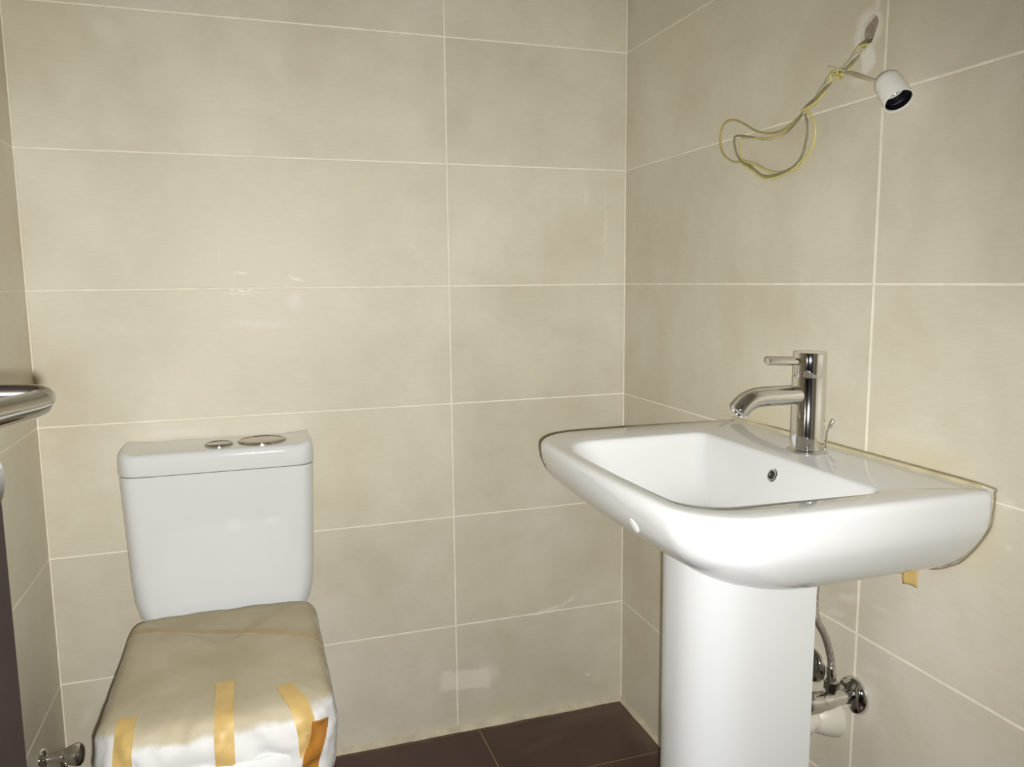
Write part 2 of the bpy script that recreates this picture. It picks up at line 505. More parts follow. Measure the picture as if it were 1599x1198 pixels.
def cuts(a, b, joint, pitch):
    xs = [joint]
    while xs[0] - pitch > a + 0.01: xs.insert(0, xs[0] - pitch)
    while xs[-1] + pitch < b - 0.01: xs.append(xs[-1] + pitch)
    xs = [x for x in xs if a + 0.01 < x < b - 0.01]
    e = [a] + xs + [b]
    return list(zip(e[:-1], e[1:]))

HOLE_Y, HOLE_Z = -0.8665, 1.606
for k in range(8):
    z0, z1 = 0.3 * k + J / 2, 0.3 * (k + 1) - J / 2
    for a, b in cuts(-W, 0, -0.4893, TL):
        tile('wall_tile', back, (a + J / 2, 0, z0), (1, 0, 0), (0, 0, 1), b - a - J, z1 - z0, 'tile_back')
    for a, b in cuts(-D, 0, -0.904, TL):
        if a < HOLE_Y < b and z0 < HOLE_Z < z1:
            # this tile is drilled through for the lamp wires
            y0, y1 = a + J / 2, b - J / 2
            n = 64; V = []; angs = set(2 * math.pi * i / n for i in range(n))
            for cy, cz in ((y0, z0), (y1, z0), (y1, z1), (y0, z1)):
                angs.add(math.atan2(cz - HOLE_Z, cy - HOLE_Y) % (2 * math.pi))
            angs = sorted(angs); rin, rout = [], []
            for t in angs:
                c, s = math.cos(t), math.sin(t)
                rr = 1 + 0.06 * math.sin(3 * t + 1) + 0.04 * math.sin(5 * t)
                # the opening leans: taller than wide
                ey, ez = 0.0180 * c * rr - 0.005 * s, 0.0215 * s * rr
                rin.append((HOLE_Y + ey, HOLE_Z + ez))
                best = 9
                if c > 1e-9: best = min(best, (y1 - HOLE_Y) / c)
                if c < -1e-9: best = min(best, (y0 - HOLE_Y) / c)
                if s > 1e-9: best = min(best, (z1 - HOLE_Z) / s)
                if s < -1e-9: best = min(best, (z0 - HOLE_Z) / s)
                rout.append((HOLE_Y + c * best, HOLE_Z + s * best))
            rings = [[(TH, y, z) for y, z in rin], [(0, y, z) for y, z in rin], [(0, y, z) for y, z in rout], [(TH, y, z) for y, z in rout]]
            v, f = loft(rings, False, False)
            mesh_obj('wall_tile', v, f, 'tile_right', right, smooth=False)
            pr = []
            for sc_, xx in ((1.10, 0.0081), (0.88, 0.0098), (0.62, 0.0110), (0.3, 0.0102)):
                pr.append([(xx + 0.0008 * math.sin(i * 1.7), HOLE_Y + (y - HOLE_Y) * sc_, HOLE_Z + (z - HOLE_Z) * sc_) for i, (y, z) in enumerate(rin)])
            v, f = loft(pr, False, True)
            tag(mesh_obj('mortar_plug', v, f, 'plug', right), 'rough brown mortar inside the drilled wire hole')
        else:
            tile('wall_tile', right, (0, b - J / 2, z0), (0, -1, 0), (0, 0, 1), b - a - J, z1 - z0, 'tile_right')
    for a, b in cuts(-D, 0, -0.93, TL):
        tile('wall_tile', left, (-W, a + J / 2, z0), (0, 1, 0), (0, 0, 1), b - a - J, z1 - z0, 'tile_left')
for a, b in cuts(-W, 0, -0.4330, 0.45):
    for c, d in cuts(-D, 0, -0.2630, 0.45):
        tile('floor_tile', floor, (a + 0.0018, c + 0.0018, 0), (1, 0, 0), (0, 1, 0), b - a - 0.0036, d - c - 0.0036, 'tile_floor')

# rough cement fillet where the walls meet the floor
def fillet(name, p0, p1, out, label):
    p0, p1, out = Vector(p0), Vector(p1), Vector(out)
    n = 60; rings = []
    for i in range(n + 1):
        p = p0.lerp(p1, i / n)
        k = 1 + 0.35 * noise.noise(p * 9) + 0.2 * noise.noise(p * 40)
        w = 0.010 * k; hh = 0.013 * k
        rings.append([p, p + out * w, p + out * w * 0.35 + Vector((0, 0, hh * 0.4)), p + Vector((0, 0, hh))])
    v, f = loft(rings)
    return tag(mesh_obj(name, v, f, 'cement'), label, None, None, 'structure')
fillet('trim_1', (-W + 0.02, -0.0004, 0.0003), (-0.001, -0.0004, 0.0003), (0, -1, 0), 'rough cement fillet along the foot of the back wall')
fillet('trim_2', (-0.0004, -0.012, 0.0003), (-0.0004, -1.9, 0.0003), (-1, 0, 0), 'rough cement fillet along the foot of the right wall')

# ------------------------------------------------------------------ door (open against the left side)
hinge = Vector((-1.383, -2.035, 0)); edge = Vector((-1.1430, -1.3100, 0))
dd = (edge - hinge).normalized(); dn = Vector((dd.y, -dd.x, 0)); dw = (edge - hinge).length
def dpt(s, o, z): return edge - dd * s + dn * o + Vector((0, 0, z))
def slab(name, s0, s1, o0, o1, z0, z1, mat, parent):
    V = [dpt(s, o, z) for z in (z0, z1) for s, o in ((s0, o0), (s1, o0), (s1, o1), (s0, o1))]
    Fc = [(0, 1, 2, 3), (7, 6, 5, 4), (0, 4, 5, 1), (1, 5, 6, 2), (2, 6, 7, 3), (3, 7, 4, 0)]
    o = mesh_obj(name, V, Fc, mat, parent, smooth=False)
    bv = o.modifiers.new('bevel', 'BEVEL'); bv.width = 0.002; bv.segments = 2
    return o
door = tag(slab('door_1', 0, dw, -0.040, 0, 0.008, 2.045, 'wood', None), 'dark brown wooden door leaf standing open at the left edge', None, None, 'structure')
HZ = 1.1405; BS = 0.036
hb = dpt(BS, 0, HZ)
v, f = lathe_data(hb, dn, [(0.026, 0.0), (0.026, 0.006), (0.024, 0.008), (0.011, 0.0085)], 32)
rose = mesh_obj('handle_rose', v, f, 'chrome', door)
pth = [dpt(BS, 0.006, HZ), dpt(BS, 0.030, HZ), dpt(BS, 0.050, HZ), dpt(BS + 0.003, 0.060, HZ - 0.001), dpt(BS + 0.012, 0.064, HZ - 0.003), dpt(BS + 0.03, 0.064, HZ - 0.004), dpt(BS + 0.07, 0.062, HZ - 0.004), dpt(BS + 0.118, 0.058, HZ - 0.004)]
v, f = tube_data(spline(pth, 10), lambda t: 0.0064 if t < 0.93 else 0.0064 * max(0.25, math.sqrt(max(0, 1 - ((t - 0.93) / 0.07) ** 2))), 20)
mesh_obj('lever', v, f, 'chrome', rose)
gp = [dpt(BS + 0.017, 0.0645, HZ - 0.0034), dpt(BS + 0.03, 0.0642, HZ - 0.004), dpt(BS + 0.07, 0.062, HZ - 0.004), dpt(BS + 0.100, 0.0595, HZ - 0.004)]
v, f = tube_data(spline(gp, 8), lambda t: 0.0086 if 0.03 < t < 0.97 else 0.0076, 24)
mesh_obj('lever_grip', v, f, 'chrome', rose)
v, f = lathe_data(dpt(BS, 0, HZ - 0.062), dn, [(0.027, 0.0), (0.027, 0.008), (0.0245, 0.0105), (0.012, 0.011), (0.012, 0.014), (0.010, 0.015)], 32)
kr = mesh_obj('keyhole_rose', v, f, 'chrome', door)
frame = boxes_obj('trim_3', [((DX0 - 0.035, -D - 0.1, 0), (DX0, -D + 0.012, DH + 0.035)), ((DX1, -D - 0.1, 0), (DX1 + 0.05, -D + 0.012, DH + 0.035)), ((DX0, -D - 0.1, DH), (DX1, -D + 0.012, DH + 0.035))], 'frame_wood')
tag(frame, 'dark brown door frame around the doorway', None, None, 'structure')

# ------------------------------------------------------------------ washbasin
CY = -0.834
basin = thing('washbasin', (0, CY, 0.76), 'white ceramic washbasin with wide flat rim mounted on the right wall', 'washbasin')
HW, XF = 0.313, -0.462
def outer(s, z, ins=0.0, sy=None):
    sy = s if sy is None else sy
    return rrect(XF * s + ins, -0.0010, CY - HW * sy + ins, CY + HW * sy - ins, (0.004, 0.088 * min(1, s) + 0.012 * (1 - s)), z, bow=0.013)
def inner(t, z, out=0.0):
    a = [-0.435, -0.143, -1.092, -0.628]; b = [-0.330, -0.205, -0.965, -0.745]
    x0, x1, y0, y1 = [p * (1 - t) + q_ * t for p, q_ in zip(a, b)]
    return rrect(x0 - out, x1 + out, y0 - out, y1 + out, (0.022 + out * .5, 0.062 + out * .3 - 0.02 * t), z, bow=0.010 * (1 - t))
rings = [outer(sx, z, 0, sy) for sx, sy, z in ((.25, .28, .7535), (.42, .45, .756), (.55, .62, .764), (.65, .725, .774), (.74, .80, .787), (.815, .86, .801), (.87, .90, .815), (.915, .935, .830), (.95, .965, .845), (.975, .988, .860), (.993, .998, .880), (1.0, 1.0, .898))]
rings += [outer(0.999, 0.906), outer(0.999, 0.9105, 0.0018), outer(0.999, 0.9136, 0.0048), outer(0.999, 0.915, 0.0095),
         inner(0, 0.9148, 0.008), inner(0, 0.9135, 0.004), inner(0, 0.9105, 0.001), inner(0.01, 0.905), inner(0.10, 0.889), inner(0.28, 0.862), inner(0.48, 0.838), inner(0.68, 0.820), inner(0.86, 0.809), inner(1.0, 0.804), inner(1.25, 0.8015)]
v, f = loft(rings)
bowl = put(mesh_obj('basin_body', v, f, 'ceramic', None, sharp=70), basin)
bowl_bvh = BVHTree.FromPolygons([Vector(p) for p in v], f)
lathe('drain_plug', (-0.267, -0.855, 0.8013), (0, 0, 1), [(0.030, 0.0), (0.030, 0.002), (0.026, 0.004), (0.0, 0.0045)], 'chrome', basin)
# overflow ring in the rear slope of the bowl
oc, on, oi_, od = bowl_bvh.find_nearest(Vector((-0.152, -0.862, 0.884)))
if on.x > 0: on = -on
ov = lathe('overflow_ring', oc - on * 0.001, on, [(0.0075, 0.0005), (0.0115, 0.0), (0.0115, 0.0025), (0.0098, 0.0042), (0.0075, 0.0035), (0.0070, 0.001)], 'chrome', basin, n=28, cap0=False, cap1=False)
v, f = lathe_data(oc - on * 0.001, on, [(0.0078, 0.0014), (0.0, 0.0015)], 20)
put(mesh_obj('overflow_opening', v, f, 'hole', None), ov)
# sealant bead along the wall joint: top edge and round the near end
bead = [(-0.0035, CY + HW - 0.004, 0.9165)] + [(-0.0035, CY + HW - 0.02 - (2 * HW - 0.04) * i / 10, 0.9165) for i in range(11)]
tube('sealant_bead', bead, 0.0042, 'sealant', basin, n=8, sub=4)
dj = [(-0.0022, CY + HW + 0.001, 0.9150), (-0.0015, CY + HW * .5, 0.9212), (-0.0015, CY, 0.9212), (-0.0015, CY - HW * .5, 0.9212), (-0.0018, CY - HW + 0.012, 0.9205), (-0.0018, CY - HW - 0.0015, 0.911),
      *[(-0.0018, CY - HW * sy - .001, z) for sy, z in ((1.0, .88), (.988, .86), (.935, .83), (.86, .80), (.80, .786), (.725, .773), (.62, .763))]]
tube('wall_joint', dj, 0.0014, 'sealant_dark', basin, n=6, sub=6)

def patch(name, bvh, centre, eu, ev, nu, nv, shape, mat, parent, lift=0.0008, path=None, width=0.03, core=None):
    """a thin sheet laid on a surface: grid of points snapped to it, with thickness"""
    if path is None:
        grid = [[Vector(centre) + Vector(eu) * (i / (nu - 1) - .5) + Vector(ev) * (j / (nv - 1) - .5) for j in range(nv)] for i in range(nu)]
    else:
        P = spline(path, nu)
        grid = []
        for i, p in enumerate(P):
            T = (P[min(i + 1, len(P) - 1)] - P[max(i - 1, 0)]).normalized()
            side = Vector(eu)
            side = (side - T * side.dot(T)).normalized()
            grid.append([p + side * width * (j / (nv - 1) - .5) for j in range(nv)])
    top, bot = [], []
    for row in grid:
        a, b = [], []
        for p in row:
            c = None
            if core is not None:      # press the strip straight onto the surface so that it keeps its width
                dr_ = (Vector((p.x, core[0], core[1])) - p).normalized()
                c, n, _, _ = bvh.ray_cast(p - dr_ * 0.08, dr_)
            if c is None:
                c, n, _, _ = bvh.find_nearest(p)
            if core is not None and n.dot(dr_) > 0: n = -n
            if core is None and (p - c).dot(n) < 0: n = -n
            a.append(c + n * lift); b.append(c - n * 0.0004)
        top.append(a); bot.append(b)
    nr, nc = len(top), len(top[0]); V = [p for r in top for p in r] + [p for r in bot for p in r]; k = nr * nc; Fc = []
    for i in range(nr - 1):
        for j in range(nc - 1):
            q = (i * nc + j, i * nc + j + 1, (i + 1) * nc + j + 1, (i + 1) * nc + j)
            Fc.append(q); Fc.append(tuple(x + k for x in reversed(q)))
    bd = [(0, j) for j in range(nc)] + [(i, nc - 1) for i in range(1, nr)] + [(nr - 1, j) for j in range(nc - 2, -1, -1)] + [(i, 0) for i in range(nr - 2, 0, -1)]
    ids = [i * nc + j for i, j in bd]
    for a, b in zip(ids, ids[1:] + ids[:1]): Fc.append((b, a, a + k, b + k))
    return put(mesh_obj(name, V, Fc, mat, None), parent)

# dried plaster drop on the front of the bowl
c, n_, _, _ = bowl_bvh.ray_cast(CAM, F + R * ((990 - 799.5) / 1226.573) - U * ((821 - 599) / 1226.573))
if n_.dot(F) > 0: n_ = -n_
tag(lathe('plaster_drop', c - n_ * 0.0004, n_, [(0.0118, 0.0), (0.0110, 0.0014), (0.0070, 0.0024), (0.0, 0.0026)], 'splash', basin, n=18), 'small white dried plaster drop')

# ------------------------------------------------------------------ pedestal
ped = thing('basin_pedestal', (-0.23, -0.8445, 0), 'white ceramic half-round pedestal standing under the washbasin', 'pedestal')
def ped_ring(k, z, th=0.0):
    pts = []
    hw = 0.0920 * k - th; xb = -0.116; xf = -0.328 * (0.97 + 0.03 * k) + th; xm = -0.215
    for i in range(7): pts.append((xb + (xm - xb) * i / 7, -0.8445 - hw))
    for i in range(33):
        t = -math.pi / 2 + math.pi * i / 32
        c_, s_ = math.cos(t), math.sin(t)
        pts.append((xm + (xf - xm) * abs(c_) ** 0.8, -0.8445 + hw * (abs(s_) ** 0.8) * (1 if s_ > 0 else -1)))
    for i in range(7): pts.append((xm + (xb - xm) * (i + 1) / 7, -0.8445 + hw))
    return [Vector((x, y, z)) for x, y in pts]
lv = [(1.12, 0.0), (1.11, 0.03), (1.03, 0.09), (1.0, 0.16), (0.995, 0.4), (1.0, 0.6), (1.01, 0.70), (1.03, 0.7525)]
prs = [ped_ring(k, z) + list(reversed(ped_ring(k, z, 0.013))) for k, z in lv]
# the rim of the column is cut to the underside of the bowl
for p in prs[-1]:
    hit_, _, _, _ = bowl_bvh.ray_cast(Vector((p.x, p.y, 0.5)), Vector((0, 0, 1)))
    if hit_: p.z = hit_.z - 0.0015
v, f = loft(prs, False, False)
n = len(prs[0])
for b_ in (0, (len(prs) - 1) * n):
    for i in range(n // 2 - 1):
        f.append((b_ + i, b_ + i + 1, b_ + n - 2 - i, b_ + n - 1 - i))
put(mesh_obj('column', v, f, 'ceramic_mat', None), ped)

# ------------------------------------------------------------------ faucet
fx, fy, fz = -0.067, -0.840, 0.9156
fau = thing('faucet', (fx, fy, fz), 'chrome single-lever mixer tap standing on the washbasin ledge', 'faucet')
lathe('base_flange', (fx, fy, fz), (0, 0, 1), [(0.0335, 0.0), (0.0335, 0.0025), (0.0300, 0.0045), (0.0270, 0.0046)], 'chrome_dull', fau)
lathe('body', (fx, fy, fz), (0, 0, 1), [(0.0275, 0.003), (0.0275, 0.128), (0.0265, 0.1295)], 'chrome', fau, n=56)
lathe('cap', (fx, fy, fz), (0, 0, 1), [(0.0262, 0.129), (0.0272, 0.1310), (0.0272, 0.168), (0.0262, 0.1705), (0.0, 0.1715)], 'chrome', fau, n=56)
lathe('lever', (fx - 0.020, fy, fz + 0.155), (-1, -0.02, 0.05), [(0.0066, 0.0), (0.0066, 0.066), (0.0060, 0.0675), (0.0, 0.068)], 'chrome', fau, n=24)
sp = [(fx - 0.015, fy, fz + 0.098), (fx - 0.05, fy, fz + 0.098), (fx - 0.088, fy, fz + 0.0978), (fx - 0.110, fy, fz + 0.0955), (fx - 0.127, fy, fz + 0.088), (fx - 0.139, fy, fz + 0.0765)]
v, f = tube_data(spline(sp, 10), lambda t: 0.0160 - 0.001 * t, 28)
sp_o = put(mesh_obj('spout', v, f, 'chrome', None), fau)
dsp = (Vector(sp[-1]) - Vector(sp[-2])).normalized()
v, f = lathe_data(Vector(sp[-1]) - dsp * 0.001, dsp, [(0.0125, 0.0), (0.0125, 0.004), (0.0105, 0.0045), (0.0100, 0.0022), (0.0, 0.0022)], 28)
put(mesh_obj('aerator', v, f, 'chrome_dull', None), sp_o)
tube('lift_rod', [(fx + 0.036, fy - 0.004, fz + 0.001), (fx + 0.037, fy - 0.005, fz + 0.03), (fx + 0.040, fy - 0.008, fz + 0.042)], 0.0016, 'chrome_dull', fau, n=10)
lathe('lift_rod_knob', (fx + 0.039, fy - 0.0075, fz + 0.038), (0.25, -0.25, 0.9), [(0.002, 0), (0.0032, 0.001), (0.0036, 0.014), (0.0026, 0.0165), (0.0, 0.017)], 'chrome_dull', fau, n=16)

# ------------------------------------------------------------------ pipes under the washbasin
def angle_valve(loc, ax, label, group, dome=True):
    t = thing('angle_valve', loc, label, 'valve', group)
    ax = Vector(ax); L_ = Vector(loc)
    lathe('wall_rosette', L_ + ax * 0.0004, ax, [(0.033, 0.0), (0.0325, 0.004), (0.029, 0.010), (0.021, 0.0145), (0.0125, 0.0165)], 'chrome', t, n=44)
    lathe('body', L_, ax, [(0.0120, 0.012), (0.0125, 0.040), (0.0150, 0.052), (0.0160, 0.066), (0.0145, 0.072)], 'chrome', t, n=32)
    lathe('knob', L_, ax, [(0.0100, 0.070), (0.0165, 0.073), (0.0175, 0.080), (0.0170, 0.100), (0.0145, 0.106), (0.0, 0.107)], 'chrome_dull', t, n=14)
    lathe('outlet', L_ + ax * 0.052, (0, 0, 1), [(0.0085, 0.006), (0.0085, 0.020), (0.0115, 0.0205), (0.0115, 0.034), (0.0085, 0.036), (0.0065, 0.044)], 'chrome_dull', t, n=6)
    return t
angle_valve((0, -0.907, 0.489), (-1, 0, 0), 'chrome angle valve on the right wall, visible beside the pedestal', 'valves under the washbasin')
angle_valve((0, -0.800, 0.494), (-1, 0, 0), 'chrome angle valve mostly hidden behind the pedestal', 'valves under the washbasin')
def hose(label, pts):
    P = spline(pts, 14)
    t = thing('flexible_hose', P[0], label, 'hose', 'water hoses under the washbasin')
    # a braided tube: the radius swells with the weave
    v, f = tube_data(P, lambda s: 0.0058 + 0.0004 * math.sin(s * 300), 14)
    put(mesh_obj('braided_tube', v, f, 'hose', None), t)
    d0 = (P[1] - P[0]).normalized()
    lathe('end_ferrule', P[0] - d0 * 0.002, d0, [(0.0072, 0.0), (0.0076, 0.002), (0.0076, 0.016), (0.0066, 0.018)], 'chrome_dull', t, n=20)
hose('braided steel water hose rising from the visible valve beside the pedestal', [(-0.052, -0.907, 0.534), (-0.054, -0.906, 0.565), (-0.066, -0.904, 0.605), (-0.083, -0.900, 0.640), (-0.084, -0.896, 0.680), (-0.075, -0.892, 0.715), (-0.068, -0.885, 0.750)])
hose('braided steel water hose behind the pedestal, from the hidden valve', [(-0.052, -0.800, 0.539), (-0.056, -0.802, 0.570), (-0.075, -0.806, 0.620), (-0.085, -0.81, 0.680), (-0.078, -0.815, 0.750)])
dr = thing('drain_pipe', (0, -0.850, 0.422), 'pale plastic drain pipe entering the wall below the chrome valve', 'pipe')
lathe('wall_flange', (-0.0004, -0.850, 0.422), (-1, 0, 0), [(0.040, 0.0), (0.039, 0.004), (0.034, 0.020), (0.027, 0.036), (0.0235, 0.040)], 'pipe', dr, n=40)
v, f = tube_data(spline([(-0.03, -0.850, 0.422), (-0.08, -0.850, 0.420), (-0.125, -0.848, 0.415), (-0.158, -0.846, 0.43), (-0.165, -0.845, 0.47), (-0.165, -0.845, 0.60), (-0.180, -0.845, 0.749)], 10), 0.0205, 24)
put(mesh_obj('pipe', v, f, 'pipe', None), dr)
lathe('coupling_ring', (-0.052, -0.850, 0.4215), (-1, 0, 0), [(0.0215, 0.0), (0.0255, 0.002), (0.0255, 0.016), (0.0215, 0.018)], 'pipe', dr, n=32)

# ------------------------------------------------------------------ toilet
TX = -1.0500
toi = thing('toilet', (TX, -0.36, 0), 'white close-coupled toilet with paper-wrapped seat against the back wall', 'toilet')
def tring(hw, y0, y1, rb, rf, z, bow=0.0, cx=TX):
    """ring with its back at y1; front radius rf"""
    r = rrect(y0, y1, -hw, hw, (rb, rf), 0, bow=bow)
    return [Vector((cx - p.y, p.x, z)) for p in r]
# bowl and foot
bw = [tring(.115, -.60, -.10, .03, .10, 0.0), tring(.112, -.595, -.10, .03, .10, .03), tring(.105, -.58, -.10, .03, .10, .10), tring(.115, -.60, -.08, .03, .11, .20), tring(.145, -.655, -.05, .03, .13, .29),
      tring(.170, -.70, -.02, .03, .13, .36), tring(.176, -.712, -.012, .03, .13, .40), tring(.176, -.712, -.010, .03, .13, .445), tring(.170, -.706, -.012, .03, .125, .455)]
v, f = loft(bw)
put(mesh_obj('bowl', v, f, 'ceramic', None), toi)
# cistern
tk = [tring(.153, -.135, -.012, .02, .03, .456), tring(.169, -.150, -.010, .02, .035, .466), tring(.180, -.157, -.008, .02, .036, .485), tring(.188, -.160, -.006, .02, .036, .52), tring(.193, -.161, -.006, .02, .036, .58),
      tring(.197, -.163, -.006, .02, .036, .70), tring(.2005, -.165, -.006, .02, .036, .800), tring(.2005, -.165, -.006, .02, .036, .8065), tring(.190, -.158, -.010, .02, .034, .8068)]
v, f = loft(tk)
put(mesh_obj('cistern', v, f, 'ceramic', None), toi)
def lid_ring(hw, y0, y1, z, horn):
    r = tring(hw, y0, y1, .018, .040, z)
    out = []
    for p in r:
        k = max(0.0, abs(p.x - TX) / 0.19 - 0.86) / 0.14
        out.append(Vector((p.x, p.y, p.z + horn * min(1, k) ** 1.5)))
    return out
ld = [lid_ring(.196, -.160, -.008, .8078, 0), lid_ring(.2012, -.1662, -.006, .8085, 0), lid_ring(.2025, -.1675, -.006, .8115, 0), lid_ring(.2020, -.1672, -.006, .842, .002), lid_ring(.2005, -.1655, -.007, .849, .004),
      lid_ring(.1965, -.1615, -.009, .8538, .006), lid_ring(.192, -.157, -.013, .8550, .006), lid_ring(.182, -.150, -.018, .8550, .002), lid_ring(.165, -.140, -.026, .8552, 0), lid_ring(.10, -.11, -.05, .8556, 0)]
v, f = loft(ld)
lid = put(mesh_obj('cistern_lid', v, f, 'ceramic', None, sharp=60), toi)
def button(bx, by, rx, sq):
    t = 0.8553
    v, f = lathe_data((bx, by, t), (0, 0, 1), [(rx, 0.0), (rx, 0.003), (rx * .95, 0.0045), (rx * .88, 0.0047), (rx * .85, 0.0034), (rx * .5, 0.0042), (0, 0.0044)], 44)
    v = [(bx + (p[0] - bx), by + (p[1] - by) * sq, p[2]) for p in v]
    return put(mesh_obj('flush_button', v, f, 'chrome_button', None), lid)
button(-0.958, -0.092, 0.053, 0.88)
button(-1.050, -0.104, 0.030, 0.95)

# paper and foam wrapping over the closed seat
def wrap_ring(ins, z, front=0.0):
    r = tring(0.1885 - ins, -0.692 + ins - front, -0.190 - ins * 0.7, 0.045, 0.070, z, bow=0.012)
    return r
prof = [(0.040, .5255), (0.026, .5235), (0.017, .5195), (0.010, .513), (0.005, .505), (0.002, .495), (0.0, .483), (-0.001, .470), (-0.001, .458), (0.0, .446), (0.0, .434),
        (0.001, .422), (0.002, .410), (0.003, .398), (0.004, .386), (0.006, .374), (0.010, .362), (0.016, .350), (0.024, .340), (0.032, .336)]
def dense(r, k=3):
    out = []
    for i in range(len(r)):
        a, b_ = r[i], r[(i + 1) % len(r)]
        for j in range(k): out.append(a.lerp(b_, j / k))
    return out
wr = []
for ins, z in prof:
    row = []
    for p in dense(wrap_ring(ins, z)):
        d = Vector((p.x - TX, p.y + 0.46, (p.z - 0.45) * 0.5))
        d.normalize()
        fr = min(1.0, max(0.0, (-p.y - 0.59) / 0.08)) * min(1.0, max(0.0, (0.530 - p.z) / 0.012))
        a = 1 - abs(noise.noise(Vector((p.x * 16, p.y * 12, p.z * 26)))) * 2
        b_ = 1 - abs(noise.noise(Vector((p.x * 38 + 5, p.y * 26, p.z * 30 + 3)))) * 2
        s_ = noise.noise(Vector((p.x * 7, p.y * 7, p.z * 5)))
        amp = 0.0012 + 0.0085 * fr
        q_ = p + d * (amp * (a * 0.9 + b_ * 0.5 - 0.8)) + Vector((0, 0, 1)) * (0.0022 * s_ if z > 0.5 else 0)
        if p.y > -0.26 and z > .48:
            q_.z -= 0.020 * ((p.y + 0.26) / 0.07) ** 1.5 * (0.9 + 0.8 * noise.noise(Vector((p.x * 14, 3, 0))))
        row.append(q_)
    wr.append(row)
top = wr[0]
cx_ = sum((p for p in top), Vector((0, 0, 0))) / len(top)
for k in (0.88, 0.76, 0.64, 0.52, 0.40, 0.28, 0.16, 0.05):
    row = []
    for p in top:
        q_ = Vector((cx_.x + (p.x - cx_.x) * k, cx_.y + (p.y - cx_.y) * k, 0))
        q_.z = p.z * k + (0.527 * (1 - k)) + 0.003 * (1 - k * k) + 0.0022 * noise.noise(Vector((q_.x * 9, q_.y * 9, 1)))
        row.append(q_)
    wr.insert(0, row)
v, f = loft(wr)
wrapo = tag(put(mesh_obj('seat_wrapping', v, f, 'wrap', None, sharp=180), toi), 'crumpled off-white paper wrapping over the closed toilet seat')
wb = BVHTree.FromPolygons([Vector(p) for p in v], f)
X = (1, 0, 0)
tp = [('tape_strip', [(-1.041, -0.583, .54), (-1.041, -0.648, .54), (-1.041, -0.693, .525), (-1.041, -0.723, .49), (-1.041, -0.723, .43), (-1.040, -0.718, .37)], .029, 'tape', 'yellow-brown tape strip down the middle of the wrapping'),
      ('tape_strip', [(-1.186, -0.653, .535), (-1.187, -0.688, .52), (-1.189, -0.713, .49), (-1.190, -0.723, .43), (-1.190, -0.718, .37)], .028, 'tape', 'yellow-brown tape strip at the left of the wrapping'),
      ('tape_strip', [(-.944, -0.633, .54), (-.937, -0.668, .54), (-.923, -0.698, .525), (-.915, -0.723, .49), (-.913, -0.723, .44)], .030, 'tape', 'yellow-brown tape strip curving over the right of the wrapping')]
for nm, pt, wd, mt_, lb in tp:
    tag(patch(nm, wb, None, X, None, 8, 6, None, mt_, wrapo, 0.0022, pt, wd, (-0.5, 0.44)), lb)
tag(patch('tape_strip', wb, None, X, None, 8, 6, None, 'tape_dark', wrapo, 0.0036, [(-.893, -0.713, .500), (-.899, -0.723, .47), (-.910, -0.723, .43), (-.917, -0.718, .37)], .028, (-0.5, 0.44)), 'darker orange-brown tape strip low on the wrapping')
tag(patch('tape_strip', wb, None, (0, 1, 0), None, 10, 4, None, 'tape_pale', wrapo, 0.0007, [(-1.236, -.285, .49), (-1.215, -.290, .53), (-1.10, -.335, .54), (-1.0, -.375, .54), (-.89, -.425, .53), (-.858, -.445, .49)], .024), 'pale tape strip running across the back of the wrapping')

# tape scrap hanging under the basin
V = []
for i in range(9):
    t = i / 8
    for j in range(7):
        s_ = j / 6 - .5
        V.append(Vector((-0.028 - 0.004 * math.sin(t * 2.5) + 0.006 * s_, -1.041 - 0.024 * s_ * (1 - 0.10 * t), 0.7765 - 0.033 * t - 0.002 * (s_ * 2) ** 2 * t)))
Fc = [(i * 7 + j, i * 7 + j + 1, (i + 1) * 7 + j + 1, (i + 1) * 7 + j) for i in range(8) for j in range(6)]
ts = put(mesh_obj('tape_scrap', V, Fc, 'tape', None), basin)
sd = ts.modifiers.new('solid', 'SOLIDIFY'); sd.thickness = 0.0006
tag(ts, 'yellow-brown tape scrap hanging from the underside')

# ------------------------------------------------------------------ valve on the left wall beside the toilet
t = thing('angle_valve', (-W, -0.200, 0.236), 'small chrome valve low on the left wall between door and toilet', 'valve')
L0 = Vector((-W, -0.200, 0.236)); ax = Vector((1, 0, 0))
lathe('wall_rosette', L0 + ax * 0.0004, ax, [(0.024, 0.0), (0.0235, 0.003), (0.019, 0.008), (0.0105, 0.010)], 'chrome', t, n=36)
lathe('body', L0, ax, [(0.010, 0.008), (0.010, 0.030), (0.0115, 0.032), (0.0115, 0.042), (0.0095, 0.044)], 'chrome', t, n=28)
lathe('knob', L0, Vector((1, 0, -0.02)), [(0.0095, 0.040), (0.0135, 0.043), (0.0195, 0.056), (0.0225, 0.066), (0.0220, 0.073), (0.0160, 0.078), (0.0, 0.079)], 'chrome_dull', t, n=32)
lathe('outlet', L0 + ax * 0.036, (0, 0, -1), [(0.0085, 0.006), (0.0085, 0.020), (0.0115, 0.0205), (0.0115, 0.032), (0.0085, 0.034)], 'chrome_dull', t, n=6)

